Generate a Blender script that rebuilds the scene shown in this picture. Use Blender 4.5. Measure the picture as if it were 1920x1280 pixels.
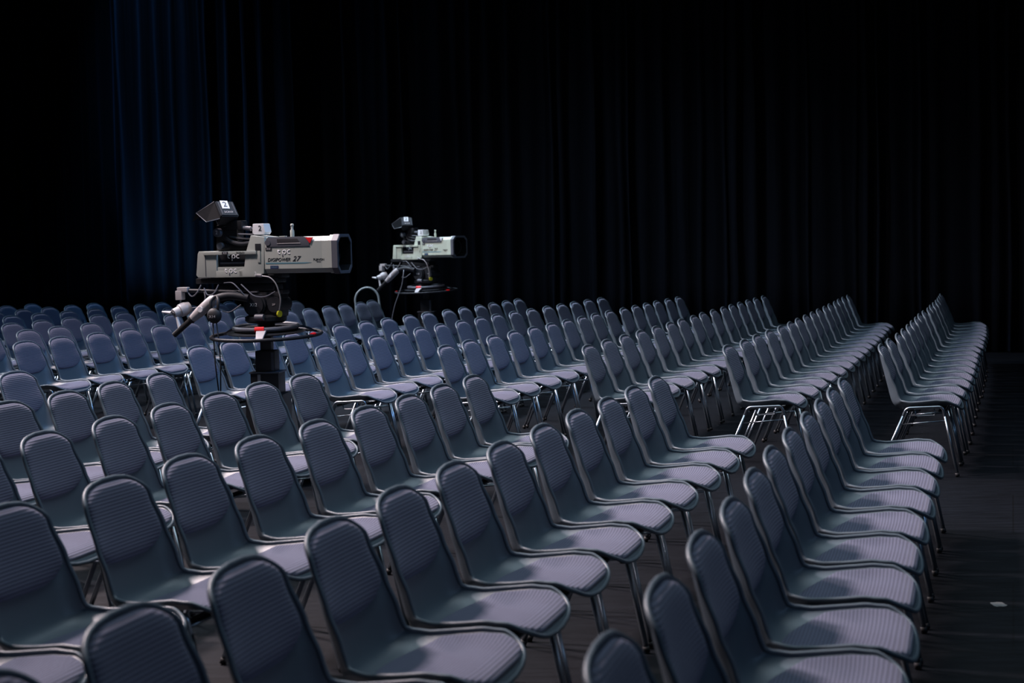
import bpy, bmesh, math, random
from mathutils import Matrix, Vector
random.seed(4)
S = bpy.context.scene
C = S.collection
for o in list(bpy.data.objects): bpy.data.objects.remove(o)

# ------------------------------------------------------------------ camera, world, lights, exposure
HORIZ = 1.5595                       # lens height above the floor
cd = bpy.data.cameras.new('camera'); cam = bpy.data.objects.new('camera', cd); C.objects.link(cam)
cd.sensor_width = 36; cd.lens = 2988.3/1920*36; cd.clip_end = 200
cam.matrix_world = Matrix.Translation((0, 0, HORIZ)) @ Matrix.Rotation(math.pi/2-.06521, 4, 'X') @ Matrix.Rotation(-.02385, 4, 'Z')
cd.dof.use_dof = True; cd.dof.focus_distance = 10.0; cd.dof.aperture_fstop = 4.0
S.camera = cam
S.view_settings.view_transform = 'Standard'; S.view_settings.look = 'None'
S.view_settings.gamma = 1; S.view_settings.use_curve_mapping = False
S.view_settings.exposure = -0.1

W = bpy.data.worlds.new('hall_dark'); S.world = W; W.use_nodes = True
W.node_tree.nodes['Background'].inputs[0].default_value = (.25, .45, .8, 1)
W.node_tree.nodes['Background'].inputs[1].default_value = .012

def area(name, loc, target, size, power, col, spread=180):
    l = bpy.data.lights.new(name, 'AREA'); l.shape = 'RECTANGLE'; l.size, l.size_y = size
    l.energy = power; l.color = col; l.spread = math.radians(spread)
    o = bpy.data.objects.new(name, l); C.objects.link(o); o.location = loc
    o.rotation_euler = (Vector(target)-Vector(loc)).to_track_quat('-Z', 'Y').to_euler()
    o['kind'] = 'structure'
    return o
def spot(name, loc, target, power, col, cone, blend=.6, rad=.1):
    l = bpy.data.lights.new(name, 'SPOT'); l.energy = power; l.color = col
    l.spot_size = math.radians(cone); l.spot_blend = blend; l.shadow_soft_size = rad
    o = bpy.data.objects.new(name, l); C.objects.link(o); o.location = loc
    o.rotation_euler = (Vector(target)-Vector(loc)).to_track_quat('-Z', 'Y').to_euler()
    o['kind'] = 'structure'
    return o
# rig lamps and added fills: keys hang behind the rows and shine forward over the backs, a soft one hangs overhead
KEY = (1, .81, .82)
area('rig_light_key', (-5.4, 8.4, 9.0), (.6, 6.6, 0), (1.0, 1.0), 430, KEY, 90)
area('rig_light_mid', (-6.0, 13.6, 9.0), (.2, 12.0, 0), (1.0, 1.0), 430, KEY, 90)
area('rig_light_left', (-11.0, 17.0, 9.0), (-4.0, 15.0, 0), (1.0, 1.0), 300, (.8, .88, 1.0), 90)
area('far_rows_fill', (-3.5, 18.6, 8.6), (.8, 17.6, 0), (1.0, 1.0), 170, (.62, .80, 1.0), 65)  # added fill, lifts the far row ends where the keys fall off
area('soft_overhead', (.4, 9.0, 8.5), (.4, 9.0, 0), (6, 9), 235, (.70, .88, 1.0), 120)
area('blue_front_fill', (7.0, 1.0, 5.0), (-1.5, 10, .4), (3.5, 2.0), 24, (.35, .6, 1.0), 120)  # weak blue fill added at the right front, not a lamp of the hall
spot('blue_wash', (4, 9, 7.5), (-6.5, 15, .4), 1300, (.15, .42, 1), 60, .8, .3)
spot('blue_curtain_light', (-6.25, 22.0, 9.6), (-4.5, 22.5, .4), 2000, (.16, .48, .9), 40, 1., .08)
spot('low_curtain_fill', (-6.1, 21.9, .35), (-4.6, 22.6, 2.6), 420, (.16, .48, .9), 80, 1., .08)  # added unseen uplight, brightens the lower part of the blue drape

# ---- chair shape (pure maths): u = forward of the backrest top, z = up, y = across
PROFILE=[(0.0,.812),(.003,.79),(.014,.73),(.027,.67),(.041,.61),(.055,.55),(.068,.495),(.082,.452),(.104,.426),(.14,.414),(.19,.413),(.26,.419),(.34,.429),(.42,.440),(.465,.441),(.495,.429),(.512,.410)]
def _cr(p0,p1,p2,p3,t):
    return tuple(.5*((2*b)+(-a+c)*t+(2*a-5*b+4*c-d)*t*t+(-a+3*b-3*c+d)*t**3) for a,b,c,d in zip(p0,p1,p2,p3))
def _dense():
    P=PROFILE;Q=[]
    for i in range(len(P)-1):
        a=P[max(i-1,0)];d=P[min(i+2,len(P)-1)]
        for k in range(12): Q.append(_cr(a,P[i],P[i+1],d,k/12))
    Q.append(P[-1]);L=[0.]
    for a,b in zip(Q,Q[1:]): L.append(L[-1]+math.hypot(b[0]-a[0],b[1]-a[1]))
    return Q,L
_Q,_L=_dense()
SLEN=_L[-1]
def lerp_tab(tab,x):
    if x<=tab[0][0]: return tab[0][1]
    for (a,fa),(b,fb) in zip(tab,tab[1:]):
        if x<=b:
            t=(x-a)/(b-a);t=t*t*(3-2*t);return fa+(fb-fa)*t
    return tab[-1][1]
def centre(s):
    s=min(max(s,0),SLEN-1e-6)
    lo,hi=0,len(_L)-1
    while hi-lo>1:
        m=(lo+hi)//2
        if _L[m]<=s: lo=m
        else: hi=m
    t=(s-_L[lo])/(_L[hi]-_L[lo])
    return _Q[lo][0]+(_Q[hi][0]-_Q[lo][0])*t,_Q[lo][1]+(_Q[hi][1]-_Q[lo][1])*t
def norm(s):
    a=centre(max(s-.012,0));b=centre(min(s+.012,SLEN-1e-6));d=(b[0]-a[0],b[1]-a[1]);l=math.hypot(*d)
    return -d[1]/l,d[0]/l
WM=[(0,.172),(.08,.188),(.20,.202),(.32,.206),(.42,.212),(.50,.228),(.60,.236),(.72,.236),(SLEN,.230)]
LIFT=[(0,.012),(.08,.028),(.20,.046),(.30,.062),(.38,.066),(.45,.060),(.52,.052),(.66,.050),(.72,.040),(.78,.022),(SLEN,.008)]
def surf(s,y,off=0.):
    c=centre(s);n=norm(s);w=lerp_tab(WM,s);q=min(abs(y/w),1.05);h=lerp_tab(LIFT,s)*(.45*q**2.6+.55*q**8)+off
    return (c[0]+n[0]*h-.25,y,c[1]+n[1]*h)
def outline(s):
    w=lerp_tab(WM,s)
    a=min(s/.090,1);b=min((SLEN-s)/.115,1)
    k=(1-(1-a)**2.6)**(1/2.6)*(1-(1-b)**2.4)**(1/2.4)
    return w*k

# ------------------------------------------------------------------ helpers
TH = .305
def tag(o, label=None, cat=None, group=None, kind=None):
    if label: o['label'] = label
    if cat: o['category'] = cat
    if group: o['group'] = group
    if kind: o['kind'] = kind
    return o
def empty(name, loc=(0, 0, 0), rz=0, parent=None):
    o = bpy.data.objects.new(name, None); C.objects.link(o); o.location = loc; o.rotation_euler = (0, 0, rz)
    o.empty_display_size = .1; o.parent = parent
    return o
def nodes(m):
    nt = m.node_tree
    return nt, nt.nodes['Principled BSDF']
def mat(name, col, rough=.5, metal=0., spec=.5, noise=0., nscale=20., bump=0., bscale=200.):
    m = bpy.data.materials.new(name); m.use_nodes = True
    nt, b = nodes(m)
    b.inputs['Base Color'].default_value = (*col, 1); b.inputs['Roughness'].default_value = rough
    b.inputs['Metallic'].default_value = metal; b.inputs['Specular IOR Level'].default_value = spec
    tc = nt.nodes.new('ShaderNodeTexCoord')
    if noise:
        n = nt.nodes.new('ShaderNodeTexNoise'); n.inputs['Scale'].default_value = nscale; n.inputs['Detail'].default_value = 4
        nt.links.new(tc.outputs['Object'], n.inputs['Vector'])
        r = nt.nodes.new('ShaderNodeMapRange'); r.inputs[3].default_value = 1-noise; r.inputs[4].default_value = 1+noise
        nt.links.new(n.outputs[0], r.inputs[0])
        mx = nt.nodes.new('ShaderNodeVectorMath'); mx.operation = 'SCALE'; mx.inputs[0].default_value = col
        nt.links.new(r.outputs[0], mx.inputs['Scale']); nt.links.new(mx.outputs[0], b.inputs['Base Color'])
    if bump:
        n = nt.nodes.new('ShaderNodeTexNoise'); n.inputs['Scale'].default_value = bscale
        nt.links.new(tc.outputs['Object'], n.inputs['Vector'])
        bp = nt.nodes.new('ShaderNodeBump'); bp.inputs['Strength'].default_value = bump; bp.inputs['Distance'].default_value = .001
        nt.links.new(n.outputs[0], bp.inputs['Height']); nt.links.new(bp.outputs[0], b.inputs['Normal'])
    return m
def fabric_mat(name, col):
    m = bpy.data.materials.new(name); m.use_nodes = True
    nt, b = nodes(m); N = nt.nodes.new; L = nt.links.new
    b.inputs['Roughness'].default_value = .85; b.inputs['Specular IOR Level'].default_value = .15
    b.inputs['Sheen Weight'].default_value = .25; b.inputs['Sheen Tint'].default_value = (.75, .8, 1, 1)
    uv = N('ShaderNodeUVMap'); uv.uv_map = 'UVMap'
    sp = N('ShaderNodeSeparateXYZ'); L(uv.outputs[0], sp.inputs[0])
    def wave(src, period):
        a = N('ShaderNodeMath'); a.operation = 'MULTIPLY'; a.inputs[1].default_value = 2*math.pi/period; L(src, a.inputs[0])
        s = N('ShaderNodeMath'); s.operation = 'SINE'; L(a.outputs[0], s.inputs[0]); return s.outputs[0]
    rib = wave(sp.outputs[1], .0112); fine = wave(sp.outputs[0], .0048)
    ad = N('ShaderNodeMath'); ad.operation = 'MULTIPLY_ADD'; ad.inputs[1].default_value = .28; L(fine, ad.inputs[0]); L(rib, ad.inputs[2])
    mr = N('ShaderNodeMapRange'); mr.inputs[1].default_value = -1.2; mr.inputs[2].default_value = 1.2; mr.inputs[3].default_value = .50; mr.inputs[4].default_value = 1.24
    L(ad.outputs[0], mr.inputs[0])
    vm = N('ShaderNodeVectorMath'); vm.operation = 'SCALE'; vm.inputs[0].default_value = col; L(mr.outputs[0], vm.inputs['Scale'])
    L(vm.outputs[0], b.inputs['Base Color'])
    bp = N('ShaderNodeBump'); bp.inputs['Strength'].default_value = .5; bp.inputs['Distance'].default_value = .0015
    L(ad.outputs[0], bp.inputs['Height']); L(bp.outputs[0], b.inputs['Normal'])
    return m
def fin(name, bm, m, parent=None, smooth=True, loc=None):
    me = bpy.data.meshes.new(name); bmesh.ops.recalc_face_normals(bm, faces=bm.faces[:])
    bm.to_mesh(me); bm.free()
    if smooth:
        for p in me.polygons: p.use_smooth = True
    me.materials.append(m)
    o = bpy.data.objects.new(name, me); C.objects.link(o); o.parent = parent
    if loc: o.location = loc
    return o
def sharp(o, ang=35):
    me = o.data; bm = bmesh.new(); bm.from_mesh(me)
    for e in bm.edges:
        if len(e.link_faces) == 2 and e.calc_face_angle(0) > math.radians(ang): e.smooth = False
    bm.to_mesh(me); bm.free(); return o
def box(bm, c, s, bev=0., rot=None, seg=2):
    r = bmesh.ops.create_cube(bm, size=1); vs = r['verts']
    bmesh.ops.scale(bm, vec=s, verts=vs)
    if bev:
        es = list({e for v in vs for e in v.link_edges})
        r2 = bmesh.ops.bevel(bm, geom=es, offset=bev, segments=seg, affect='EDGES', profile=.7)
        vs = list({v for f in r2['faces'] for v in f.verts} | {v for v in vs if v.is_valid})
    if rot is not None: bmesh.ops.rotate(bm, cent=(0, 0, 0), matrix=rot, verts=vs)
    bmesh.ops.translate(bm, vec=c, verts=vs)
    return vs
def tube(bm, pts, r, n=8, caps=True, radii=None, closed=False):
    pts = [Vector(p) for p in pts]; rings = []; up = None; L = len(pts)
    for i, p in enumerate(pts):
        if closed: t = pts[(i+1) % L]-pts[i-1]
        elif i == 0: t = pts[1]-p
        elif i == L-1: t = p-pts[-2]
        else: t = (pts[i+1]-p).normalized()+(p-pts[i-1]).normalized()
        t.normalize()
        if up is None: up = Vector((0, 0, 1)) if abs(t.z) < .9 else Vector((1, 0, 0))
        a = t.cross(up).normalized(); up = a.cross(t).normalized()
        rr = radii[i] if radii else r
        rings.append([bm.verts.new(p+(a*math.cos(q)+up*math.sin(q))*rr) for q in [2*math.pi*k/n for k in range(n)]])
    prs = list(zip(rings, rings[1:]))
    if closed: prs.append((rings[-1], rings[0]))
    for A, B in prs:
        if closed and A is rings[-1]:
            off = min(range(n), key=lambda k: (A[0].co-B[k].co).length)
        else: off = 0
        for k in range(n): bm.faces.new((A[k], A[(k+1) % n], B[(k+1+off) % n], B[(k+off) % n]))
    if caps and not closed:
        bm.faces.new(rings[0]); bm.faces.new(rings[-1][::-1])
def rounded(pts, r, seg=5):
    pts = [Vector(p) for p in pts]; out = [pts[0]]
    for a, b, c in zip(pts, pts[1:], pts[2:]):
        u = (a-b); v = (c-b); d = min(r, u.length*.45, v.length*.45)
        p0 = b+u.normalized()*d; p1 = b+v.normalized()*d
        for k in range(seg+1):
            t = k/seg; out.append(p0*(1-t)**2+b*2*t*(1-t)+p1*t*t)
    out.append(pts[-1]); return out
def cyl(bm, a, b, r, n=20, r2=None):
    tube(bm, [a, b], r, n, radii=[r, r if r2 is None else r2])
def lathe(bm, prof, n=32, c=(0, 0, 0)):
    rings = [[bm.verts.new((c[0]+r*math.cos(2*math.pi*k/n), c[1]+r*math.sin(2*math.pi*k/n), c[2]+z)) for k in range(n)] for r, z in prof]
    for A, B in zip(rings, rings[1:]):
        for k in range(n): bm.faces.new((A[k], A[(k+1) % n], B[(k+1) % n], B[k]))
    bm.faces.new(rings[0][::-1]); bm.faces.new(rings[-1])
def prism(bm, poly, y0, y1, bev=0.):
    """extrude an x-z polygon from y0 to y1"""
    vs = [bm.verts.new((x, y0, z)) for x, z in poly]
    f = bm.faces.new(vs)
    r = bmesh.ops.extrude_face_region(bm, geom=[f]); ev = [v for v in r['geom'] if isinstance(v, bmesh.types.BMVert)]
    bmesh.ops.translate(bm, vec=(0, y1-y0, 0), verts=ev)
    if bev:
        es = list({e for v in vs+ev for e in v.link_edges})
        bmesh.ops.bevel(bm, geom=es, offset=bev, segments=2, affect='EDGES', profile=.7)
def copy_tree(o, parent=None):
    c = o.copy(); C.objects.link(c); c.parent = parent
    for ch in KIDS.get(o.name, []): copy_tree(ch, c)
    return c

# ------------------------------------------------------------------ materials
M_shell = mat('blue_grey_plastic', (.092, .122, .150), .38, spec=.5, bump=.25, bscale=900)
M_fab = fabric_mat('ribbed_blue_grey_fabric', (.125, .133, .190))
M_chrome = mat('chrome_tube', (.36, .41, .46), .29, 1.)
M_rubber = mat('black_rubber', (.012, .012, .014), .6)
M_black = mat('black_metal', (.010, .011, .014), .42, spec=.5)
M_blackp = mat('black_plastic', (.014, .016, .021), .55, spec=.3)
M_dkgrey = mat('dark_grey_plastic', (.085, .09, .11), .45)
M_beige = mat('pale_grey_beige_paint', (.37, .40, .37), .42, noise=.05, nscale=8)
M_green = mat('pale_green_grey_paint', (.52, .57, .47), .42, noise=.05, nscale=8)
M_white = mat('white_plastic', (.72, .73, .76), .4)
M_red = mat('red_paint', (.75, .015, .02), .4)
M_yellow = mat('yellow_paint', (.65, .60, .03), .4)
M_navy = mat('navy_label', (.02, .025, .09), .5)
M_teal = mat('teal_stripe', (.10, .22, .27), .5)
M_ink = mat('black_ink', (.015, .015, .02), .6)
M_silver = mat('brushed_silver', (.42, .42, .44), .35, .7)
M_greyp = mat('light_grey_plastic', (.42, .40, .41), .45)
M_glass = mat('lens_glass', (.004, .005, .008), .25, spec=.15)
M_cloth = mat('matte_black_sheet', (.006, .007, .009), .8, spec=.12)
M_orange = mat('orange_sticker', (.35, .12, .02), .6)

# ------------------------------------------------------------------ floor and curtains
def floor_mat():
    m = bpy.data.materials.new('black_stage_floor'); m.use_nodes = True
    nt, b = nodes(m); N = nt.nodes.new; L = nt.links.new
    tc = N('ShaderNodeTexCoord')
    mp = N('ShaderNodeMapping'); mp.inputs['Rotation'].default_value = (0, 0, TH); mp.inputs['Scale'].default_value = (1.2, 9, 1)
    L(tc.outputs['Object'], mp.inputs[0])
    n1 = N('ShaderNodeTexNoise'); n1.inputs['Scale'].default_value = 3; n1.inputs['Detail'].default_value = 8; n1.inputs['Roughness'].default_value = .7; L(mp.outputs[0], n1.inputs[0])
    n2 = N('ShaderNodeTexNoise'); n2.inputs['Scale'].default_value = .9; n2.inputs['Detail'].default_value = 5; L(tc.outputs['Object'], n2.inputs[0])
    bk = N('ShaderNodeTexBrick'); bk.inputs['Scale'].default_value = 1; bk.inputs['Brick Width'].default_value = 2.4; bk.inputs['Row Height'].default_value = 1.2
    bk.inputs['Mortar Size'].default_value = .004; bk.inputs['Color1'].default_value = (1, 1, 1, 1); bk.inputs['Color2'].default_value = (.85, .85, .85, 1); bk.inputs['Mortar'].default_value = (.35, .35, .35, 1)
    mp2 = N('ShaderNodeMapping'); mp2.inputs['Rotation'].default_value = (0, 0, TH); L(tc.outputs['Object'], mp2.inputs[0]); L(mp2.outputs[0], bk.inputs[0])
    mr = N('ShaderNodeMapRange'); mr.inputs[1].default_value = .3; mr.inputs[2].default_value = .75; mr.inputs[3].default_value = .45; mr.inputs[4].default_value = 1.75; L(n1.outputs[0], mr.inputs[0])
    mr2 = N('ShaderNodeMapRange'); mr2.inputs[1].default_value = .3; mr2.inputs[2].default_value = .7; mr2.inputs[3].default_value = .7; mr2.inputs[4].default_value = 1.3; L(n2.outputs[0], mr2.inputs[0])
    mu = N('ShaderNodeMath'); mu.operation = 'MULTIPLY'; L(mr.outputs[0], mu.inputs[0]); L(mr2.outputs[0], mu.inputs[1])
    # white specks and scuffs
    vo = N('ShaderNodeTexVoronoi'); vo.inputs['Scale'].default_value = 2.2; vo.inputs['Randomness'].default_value = 1; L(tc.outputs['Object'], vo.inputs[0])
    lt = N('ShaderNodeMath'); lt.operation = 'LESS_THAN'; lt.inputs[1].default_value = .020; L(vo.outputs['Distance'], lt.inputs[0])
    mp3 = N('ShaderNodeMapping'); mp3.inputs['Rotation'].default_value = (0, 0, .1); mp3.inputs['Scale'].default_value = (.6, 6, 1); L(tc.outputs['Object'], mp3.inputs[0])
    n3 = N('ShaderNodeTexNoise'); n3.inputs['Scale'].default_value = 6; n3.inputs['Detail'].default_value = 6; n3.inputs['Distortion'].default_value = .6; L(mp3.outputs[0], n3.inputs[0])
    sc = N('ShaderNodeMapRange'); sc.inputs[1].default_value = .64; sc.inputs[2].default_value = .80; sc.inputs[3].default_value = 0; sc.inputs[4].default_value = .5; L(n3.outputs[0], sc.inputs[0])
    ad = N('ShaderNodeMath'); ad.operation = 'MULTIPLY_ADD'; ad.inputs[1].default_value = 2.6; L(lt.outputs[0], ad.inputs[0]); L(sc.outputs[0], ad.inputs[2])
    ad2 = N('ShaderNodeMath'); ad2.operation = 'ADD'; L(ad.outputs[0], ad2.inputs[0]); L(mu.outputs[0], ad2.inputs[1])
    vm = N('ShaderNodeVectorMath'); vm.operation = 'SCALE'; vm.inputs[0].default_value = (.0030, .0044, .0074); L(ad2.outputs[0], vm.inputs['Scale'])
    mx = N('ShaderNodeVectorMath'); mx.operation = 'MULTIPLY'; L(vm.outputs[0], mx.inputs[0]); L(bk.outputs[0], mx.inputs[1]); L(mx.outputs[0], b.inputs['Base Color'])
    rr = N('ShaderNodeMapRange'); rr.inputs[3].default_value = .38; rr.inputs[4].default_value = .66; L(n1.outputs[0], rr.inputs[0]); L(rr.outputs[0], b.inputs['Roughness'])
    b.inputs['Specular IOR Level'].default_value = .2
    bp = N('ShaderNodeBump'); bp.inputs['Strength'].default_value = .25; bp.inputs['Distance'].default_value = .002; L(n1.outputs[0], bp.inputs['Height']); L(bp.outputs[0], b.inputs['Normal'])
    return m
bm = bmesh.new(); box(bm, (0, 11, -.05), (34, 38, .1)); fl = fin('floor', bm, floor_mat(), smooth=False); fl['kind'] = 'structure'
FAC = Vector((math.cos(TH), -math.sin(TH), 0)); ROW = Vector((math.sin(TH), math.cos(TH), 0))

def wall(name, c, s):
    bm = bmesh.new(); box(bm, c, s); o = fin(name, bm, M_wall, smooth=False); o['kind'] = 'structure'
M_wall = mat('black_wall_paint', (.012, .013, .016), .9)
wall('wall_back', (0, 29.9, 4.5), (34, .2, 9)); wall('wall_left', (-16.9, 11, 4.5), (.2, 37.6, 9)); wall('wall_right', (16.9, 11, 4.5), (.2, 37.6, 9))

def velvet(name, col):
    m = bpy.data.materials.new(name); m.use_nodes = True
    nt, b = nodes(m); N = nt.nodes.new; L = nt.links.new
    b.inputs['Roughness'].default_value = .9; b.inputs['Specular IOR Level'].default_value = .1
    b.inputs['Sheen Weight'].default_value = .06; b.inputs['Sheen Roughness'].default_value = .4; b.inputs['Sheen Tint'].default_value = (.3, .5, 1, 1)
    tc = N('ShaderNodeTexCoord'); mp = N('ShaderNodeMapping'); mp.inputs['Scale'].default_value = (30, 30, .6); L(tc.outputs['Object'], mp.inputs[0])
    n = N('ShaderNodeTexNoise'); n.inputs['Scale'].default_value = 1; n.inputs['Detail'].default_value = 4; L(mp.outputs[0], n.inputs[0])
    mr = N('ShaderNodeMapRange'); mr.inputs[3].default_value = .5; mr.inputs[4].default_value = 1.5; L(n.outputs[0], mr.inputs[0])
    vm = N('ShaderNodeVectorMath'); vm.operation = 'SCALE'; vm.inputs[0].default_value = col; L(mr.outputs[0], vm.inputs['Scale']); L(vm.outputs[0], b.inputs['Base Color'])
    return m
M_velvet = velvet('black_velvet', (.0045, .0062, .0105))
def curtain(x0, x1, push, seed, amp, label, Z=7.2):
    """folded hanging drape along the line through the hall's back, x = distance along FAC"""
    rnd = random.Random(seed); base = ROW*(20.22+push)
    ridges = []; x = x0
    while x < x1:
        w = rnd.uniform(.08, .32); ridges.append((x, w, rnd.uniform(.25, 1)**1.5*amp, rnd.uniform(-.05, .05), rnd.uniform(1.2, 5.))); x += w
    cols = []
    for (x, w, a, lean, pw) in ridges:
        for k in range(10):
            t = k/10; cols.append((x+w*t, -a*abs(math.sin(math.pi*t))**pw, lean))
    bm = bmesh.new(); rows = []
    for j in range(9):
        z = Z*j/8; rr = []
        for (x, d, lean) in cols:
            xx = x+lean*(z/Z-.3)+.012*math.sin(z*1.7+x*9); dd = d*(1+.12*math.sin(z*1.1+x*5))
            p = base+FAC*xx+ROW*dd; rr.append(bm.verts.new((p.x, p.y, z+.012)))
        rows.append(rr)
    for A, B in zip(rows, rows[1:]):
        for k in range(len(A)-1): bm.faces.new((A[k], A[k+1], B[k+1], B[k]))
    bmesh.ops.solidify(bm, geom=bm.faces[:], thickness=.006)
    o = fin('stage_curtain', bm, M_velvet)
    tag(o, label, 'curtain', 'black drapes hanging along the back of the hall')
    return o
curtain(-16.5, -12.15, .55, 1, .10, 'nearly black drape at the far left, behind the back rows, left of the bluish drape')
curtain(-12.25, -9.6, .12, 2, .11, 'drape with faintly blue-lit folds hanging behind the larger television camera')
curtain(-9.75, -3.4, .45, 3, .10, 'black drape in the middle, hanging behind the smaller television camera')
curtain(-3.5, 1.3, .32, 5, .09, 'black drape right of centre, behind the backs of the far right rows')
curtain(1.2, 6.5, .12, 7, .09, 'black drape at the far right whose hem meets the bare floor')

# ------------------------------------------------------------------ chair
def shell_bm():
    bm = bmesh.new(); NS, NT = 54, 20; g = []
    ss = [SLEN*(.5-.5*math.cos(math.pi*i/NS)) for i in range(NS+1)]
    ss = [.5*a+.5*SLEN*i/NS for i, a in enumerate(ss)]
    ss[0] = .0006; ss[-1] = SLEN-.0006
    T = [math.sin(math.pi/2*(2*k/NT-1)) for k in range(NT+1)]
    for off in (0., -.006): g.append([[bm.verts.new(surf(s, outline(s)*t, off)) for t in T] for s in ss])
    for G in g:
        for A, B in zip(G, G[1:]):
            for k in range(NT): bm.faces.new((A[k], A[k+1], B[k+1], B[k]))
    F, K = g
    for i in range(NS):
        for k in (0, NT): bm.faces.new((F[i][k], F[i+1][k], K[i+1][k], K[i][k]))
    for k in range(NT):
        for i in (0, NS): bm.faces.new((F[i][k], F[i][k+1], K[i][k+1], K[i][k]))
    loop = [surf(s, outline(s), -.0030) for s in ss]+[surf(s, -outline(s), -.0030) for s in ss[::-1]]
    L2 = []                                     # resample the rim evenly
    acc = [Vector(loop[0])]
    for p in loop[1:]:
        if (Vector(p)-acc[-1]).length > .010: acc.append(Vector(p))
    tube(bm, acc, .0075, 8, closed=True)
    return bm
def pad_bm(s0, s1, wf, thick, na, nb, nseg=48, nr=9):
    bm = bmesh.new(); uvl = bm.loops.layers.uv.new('UVMap'); UV = {}
    sc, hs = (s0+s1)/2, (s1-s0)/2
    def P(r, a):
        ca, sa = math.cos(a), math.sin(a); n0 = na if sa < 0 else nb; k = (abs(ca)**n0+abs(sa)**n0)**(-1/n0)*r
        s = sc+hs*sa*k; y = lerp_tab(WM, s)*wf*ca*k
        lim = max(outline(s)-.014, .002)*max(r, .01); y = max(-lim, min(lim, y))
        off = thick*(1-r**7)**.5 if r < 1 else 0.
        v = bm.verts.new(surf(s, y, off+.0015)); UV[v] = (y, s); return v
    cen = P(0, 0); rs = [.25, .5, .7, .84, .92, .965, .988, 1.0][:nr]
    rings = [[P(r, 2*math.pi*k/nseg) for k in range(nseg)] for r in rs]
    for k in range(nseg): bm.faces.new((cen, rings[0][k], rings[0][(k+1) % nseg]))
    for A, B in zip(rings, rings[1:]):
        for k in range(nseg): bm.faces.new((A[k], B[k], B[(k+1) % nseg], A[(k+1) % nseg]))
    for f in bm.faces:
        for l in f.loops: l[uvl].uv = UV[l.vert]
    return bm
YF = .232
def make_chair():
    t = empty('stacking_chair')
    fin('shell', shell_bm(), M_shell, t)
    # locate pads by arclength
    sb1 = next(i*.002 for i in range(500) if centre(i*.002)[1] < .553)
    ss0 = next(i*.002 for i in range(500) if centre(i*.002)[0] > .140)
    ss1 = next(i*.002 for i in range(500) if centre(i*.002)[0] > .496)
    fin('back_cushion', pad_bm(.011, sb1+.004, .975, .025, 3.4, 3.3), M_fab, t)
    fin('seat_cushion', pad_bm(ss0, ss1, .985, .016, 2.35, 4.5), M_fab, t)
    R = .0105
    for sy in (-1, 1):
        y = YF*sy
        A, B, Cc, D = (.003-.25, y, .010), (.180-.25, y, .428), (.400-.25, y, .440), (.488-.25, y, .010)
        def mix(p, q, t): return tuple(a+(b-a)*t for a, b in zip(p, q))
        kb, kd = .88, .86
        for foot, top, k in ((A, B, kb), (D, Cc, kd)):
            bm = bmesh.new(); tube(bm, [foot, mix(foot, top, k)], R, 10); l = fin('leg', bm, M_chrome, t)
            bm = bmesh.new(); d = (Vector(top)-Vector(foot)).normalized(); f0 = Vector(foot)
            tube(bm, [f0+d*-.0, f0+d*.022], .0135, 10); bmesh.ops.translate(bm, vec=(0, 0, -.006), verts=bm.verts[:]); g = fin('foot_glide', bm, M_rubber, l)
        pts = rounded([mix(A, B, kb), B, Cc, mix(D, Cc, kd)], .05, 6)
        bm = bmesh.new(); tube(bm, pts, R, 10, caps=False); fin('side_rail', bm, M_chrome, t)
        bm = bmesh.new(); tube(bm, [mix(A, B, .75), mix(D, Cc, .80)], .0042, 6); fin('stretcher', bm, M_chrome, t)
    # under-seat frame: front and rear cross tubes and the wire coupling loops
    bm = bmesh.new(); tube(bm, [(.415-.25, -YF, .405), (.415-.25, YF, .405)], .006, 8); fin('cross_bar', bm, M_chrome, t)
    bm = bmesh.new(); tube(bm, [(.185-.25, -YF, .398), (.185-.25, YF, .398)], .006, 8); fin('cross_bar', bm, M_chrome, t)
    for sy in (-1, 1):
        bm = bmesh.new(); y = sy*(YF-.012)
        tube(bm, rounded([(.345-.25, y, .432), (.355-.25, y+sy*.0, .385), (.235-.25, y, .378), (.228-.25, y, .432)], .012, 3), .0042, 6)
        fin('coupling_loop', bm, M_chrome, t)
    bm = bmesh.new(); tube(bm, rounded([(.42-.25, YF, .392), (.42-.25, YF+.055, .392), (.40-.25, YF+.055, .392), (.40-.25, YF, .392)], .01, 3), .005, 6); fin('coupling_hook', bm, M_chrome, t)
    for (px, py) in ((.24, -.12), (.24, .12), (.37, -.12), (.37, .12)):
        pass
    bm = bmesh.new()
    for px in (.20, .39):
        box(bm, (px-.25, 0, .409), (.035, 2*YF-.02, .006), .001)
    fin('seat_support', bm, M_black, t)
    return t
ORD = 'first second third fourth fifth sixth seventh eighth ninth tenth eleventh twelfth thirteenth fourteenth fifteenth sixteenth'.split()
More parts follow.
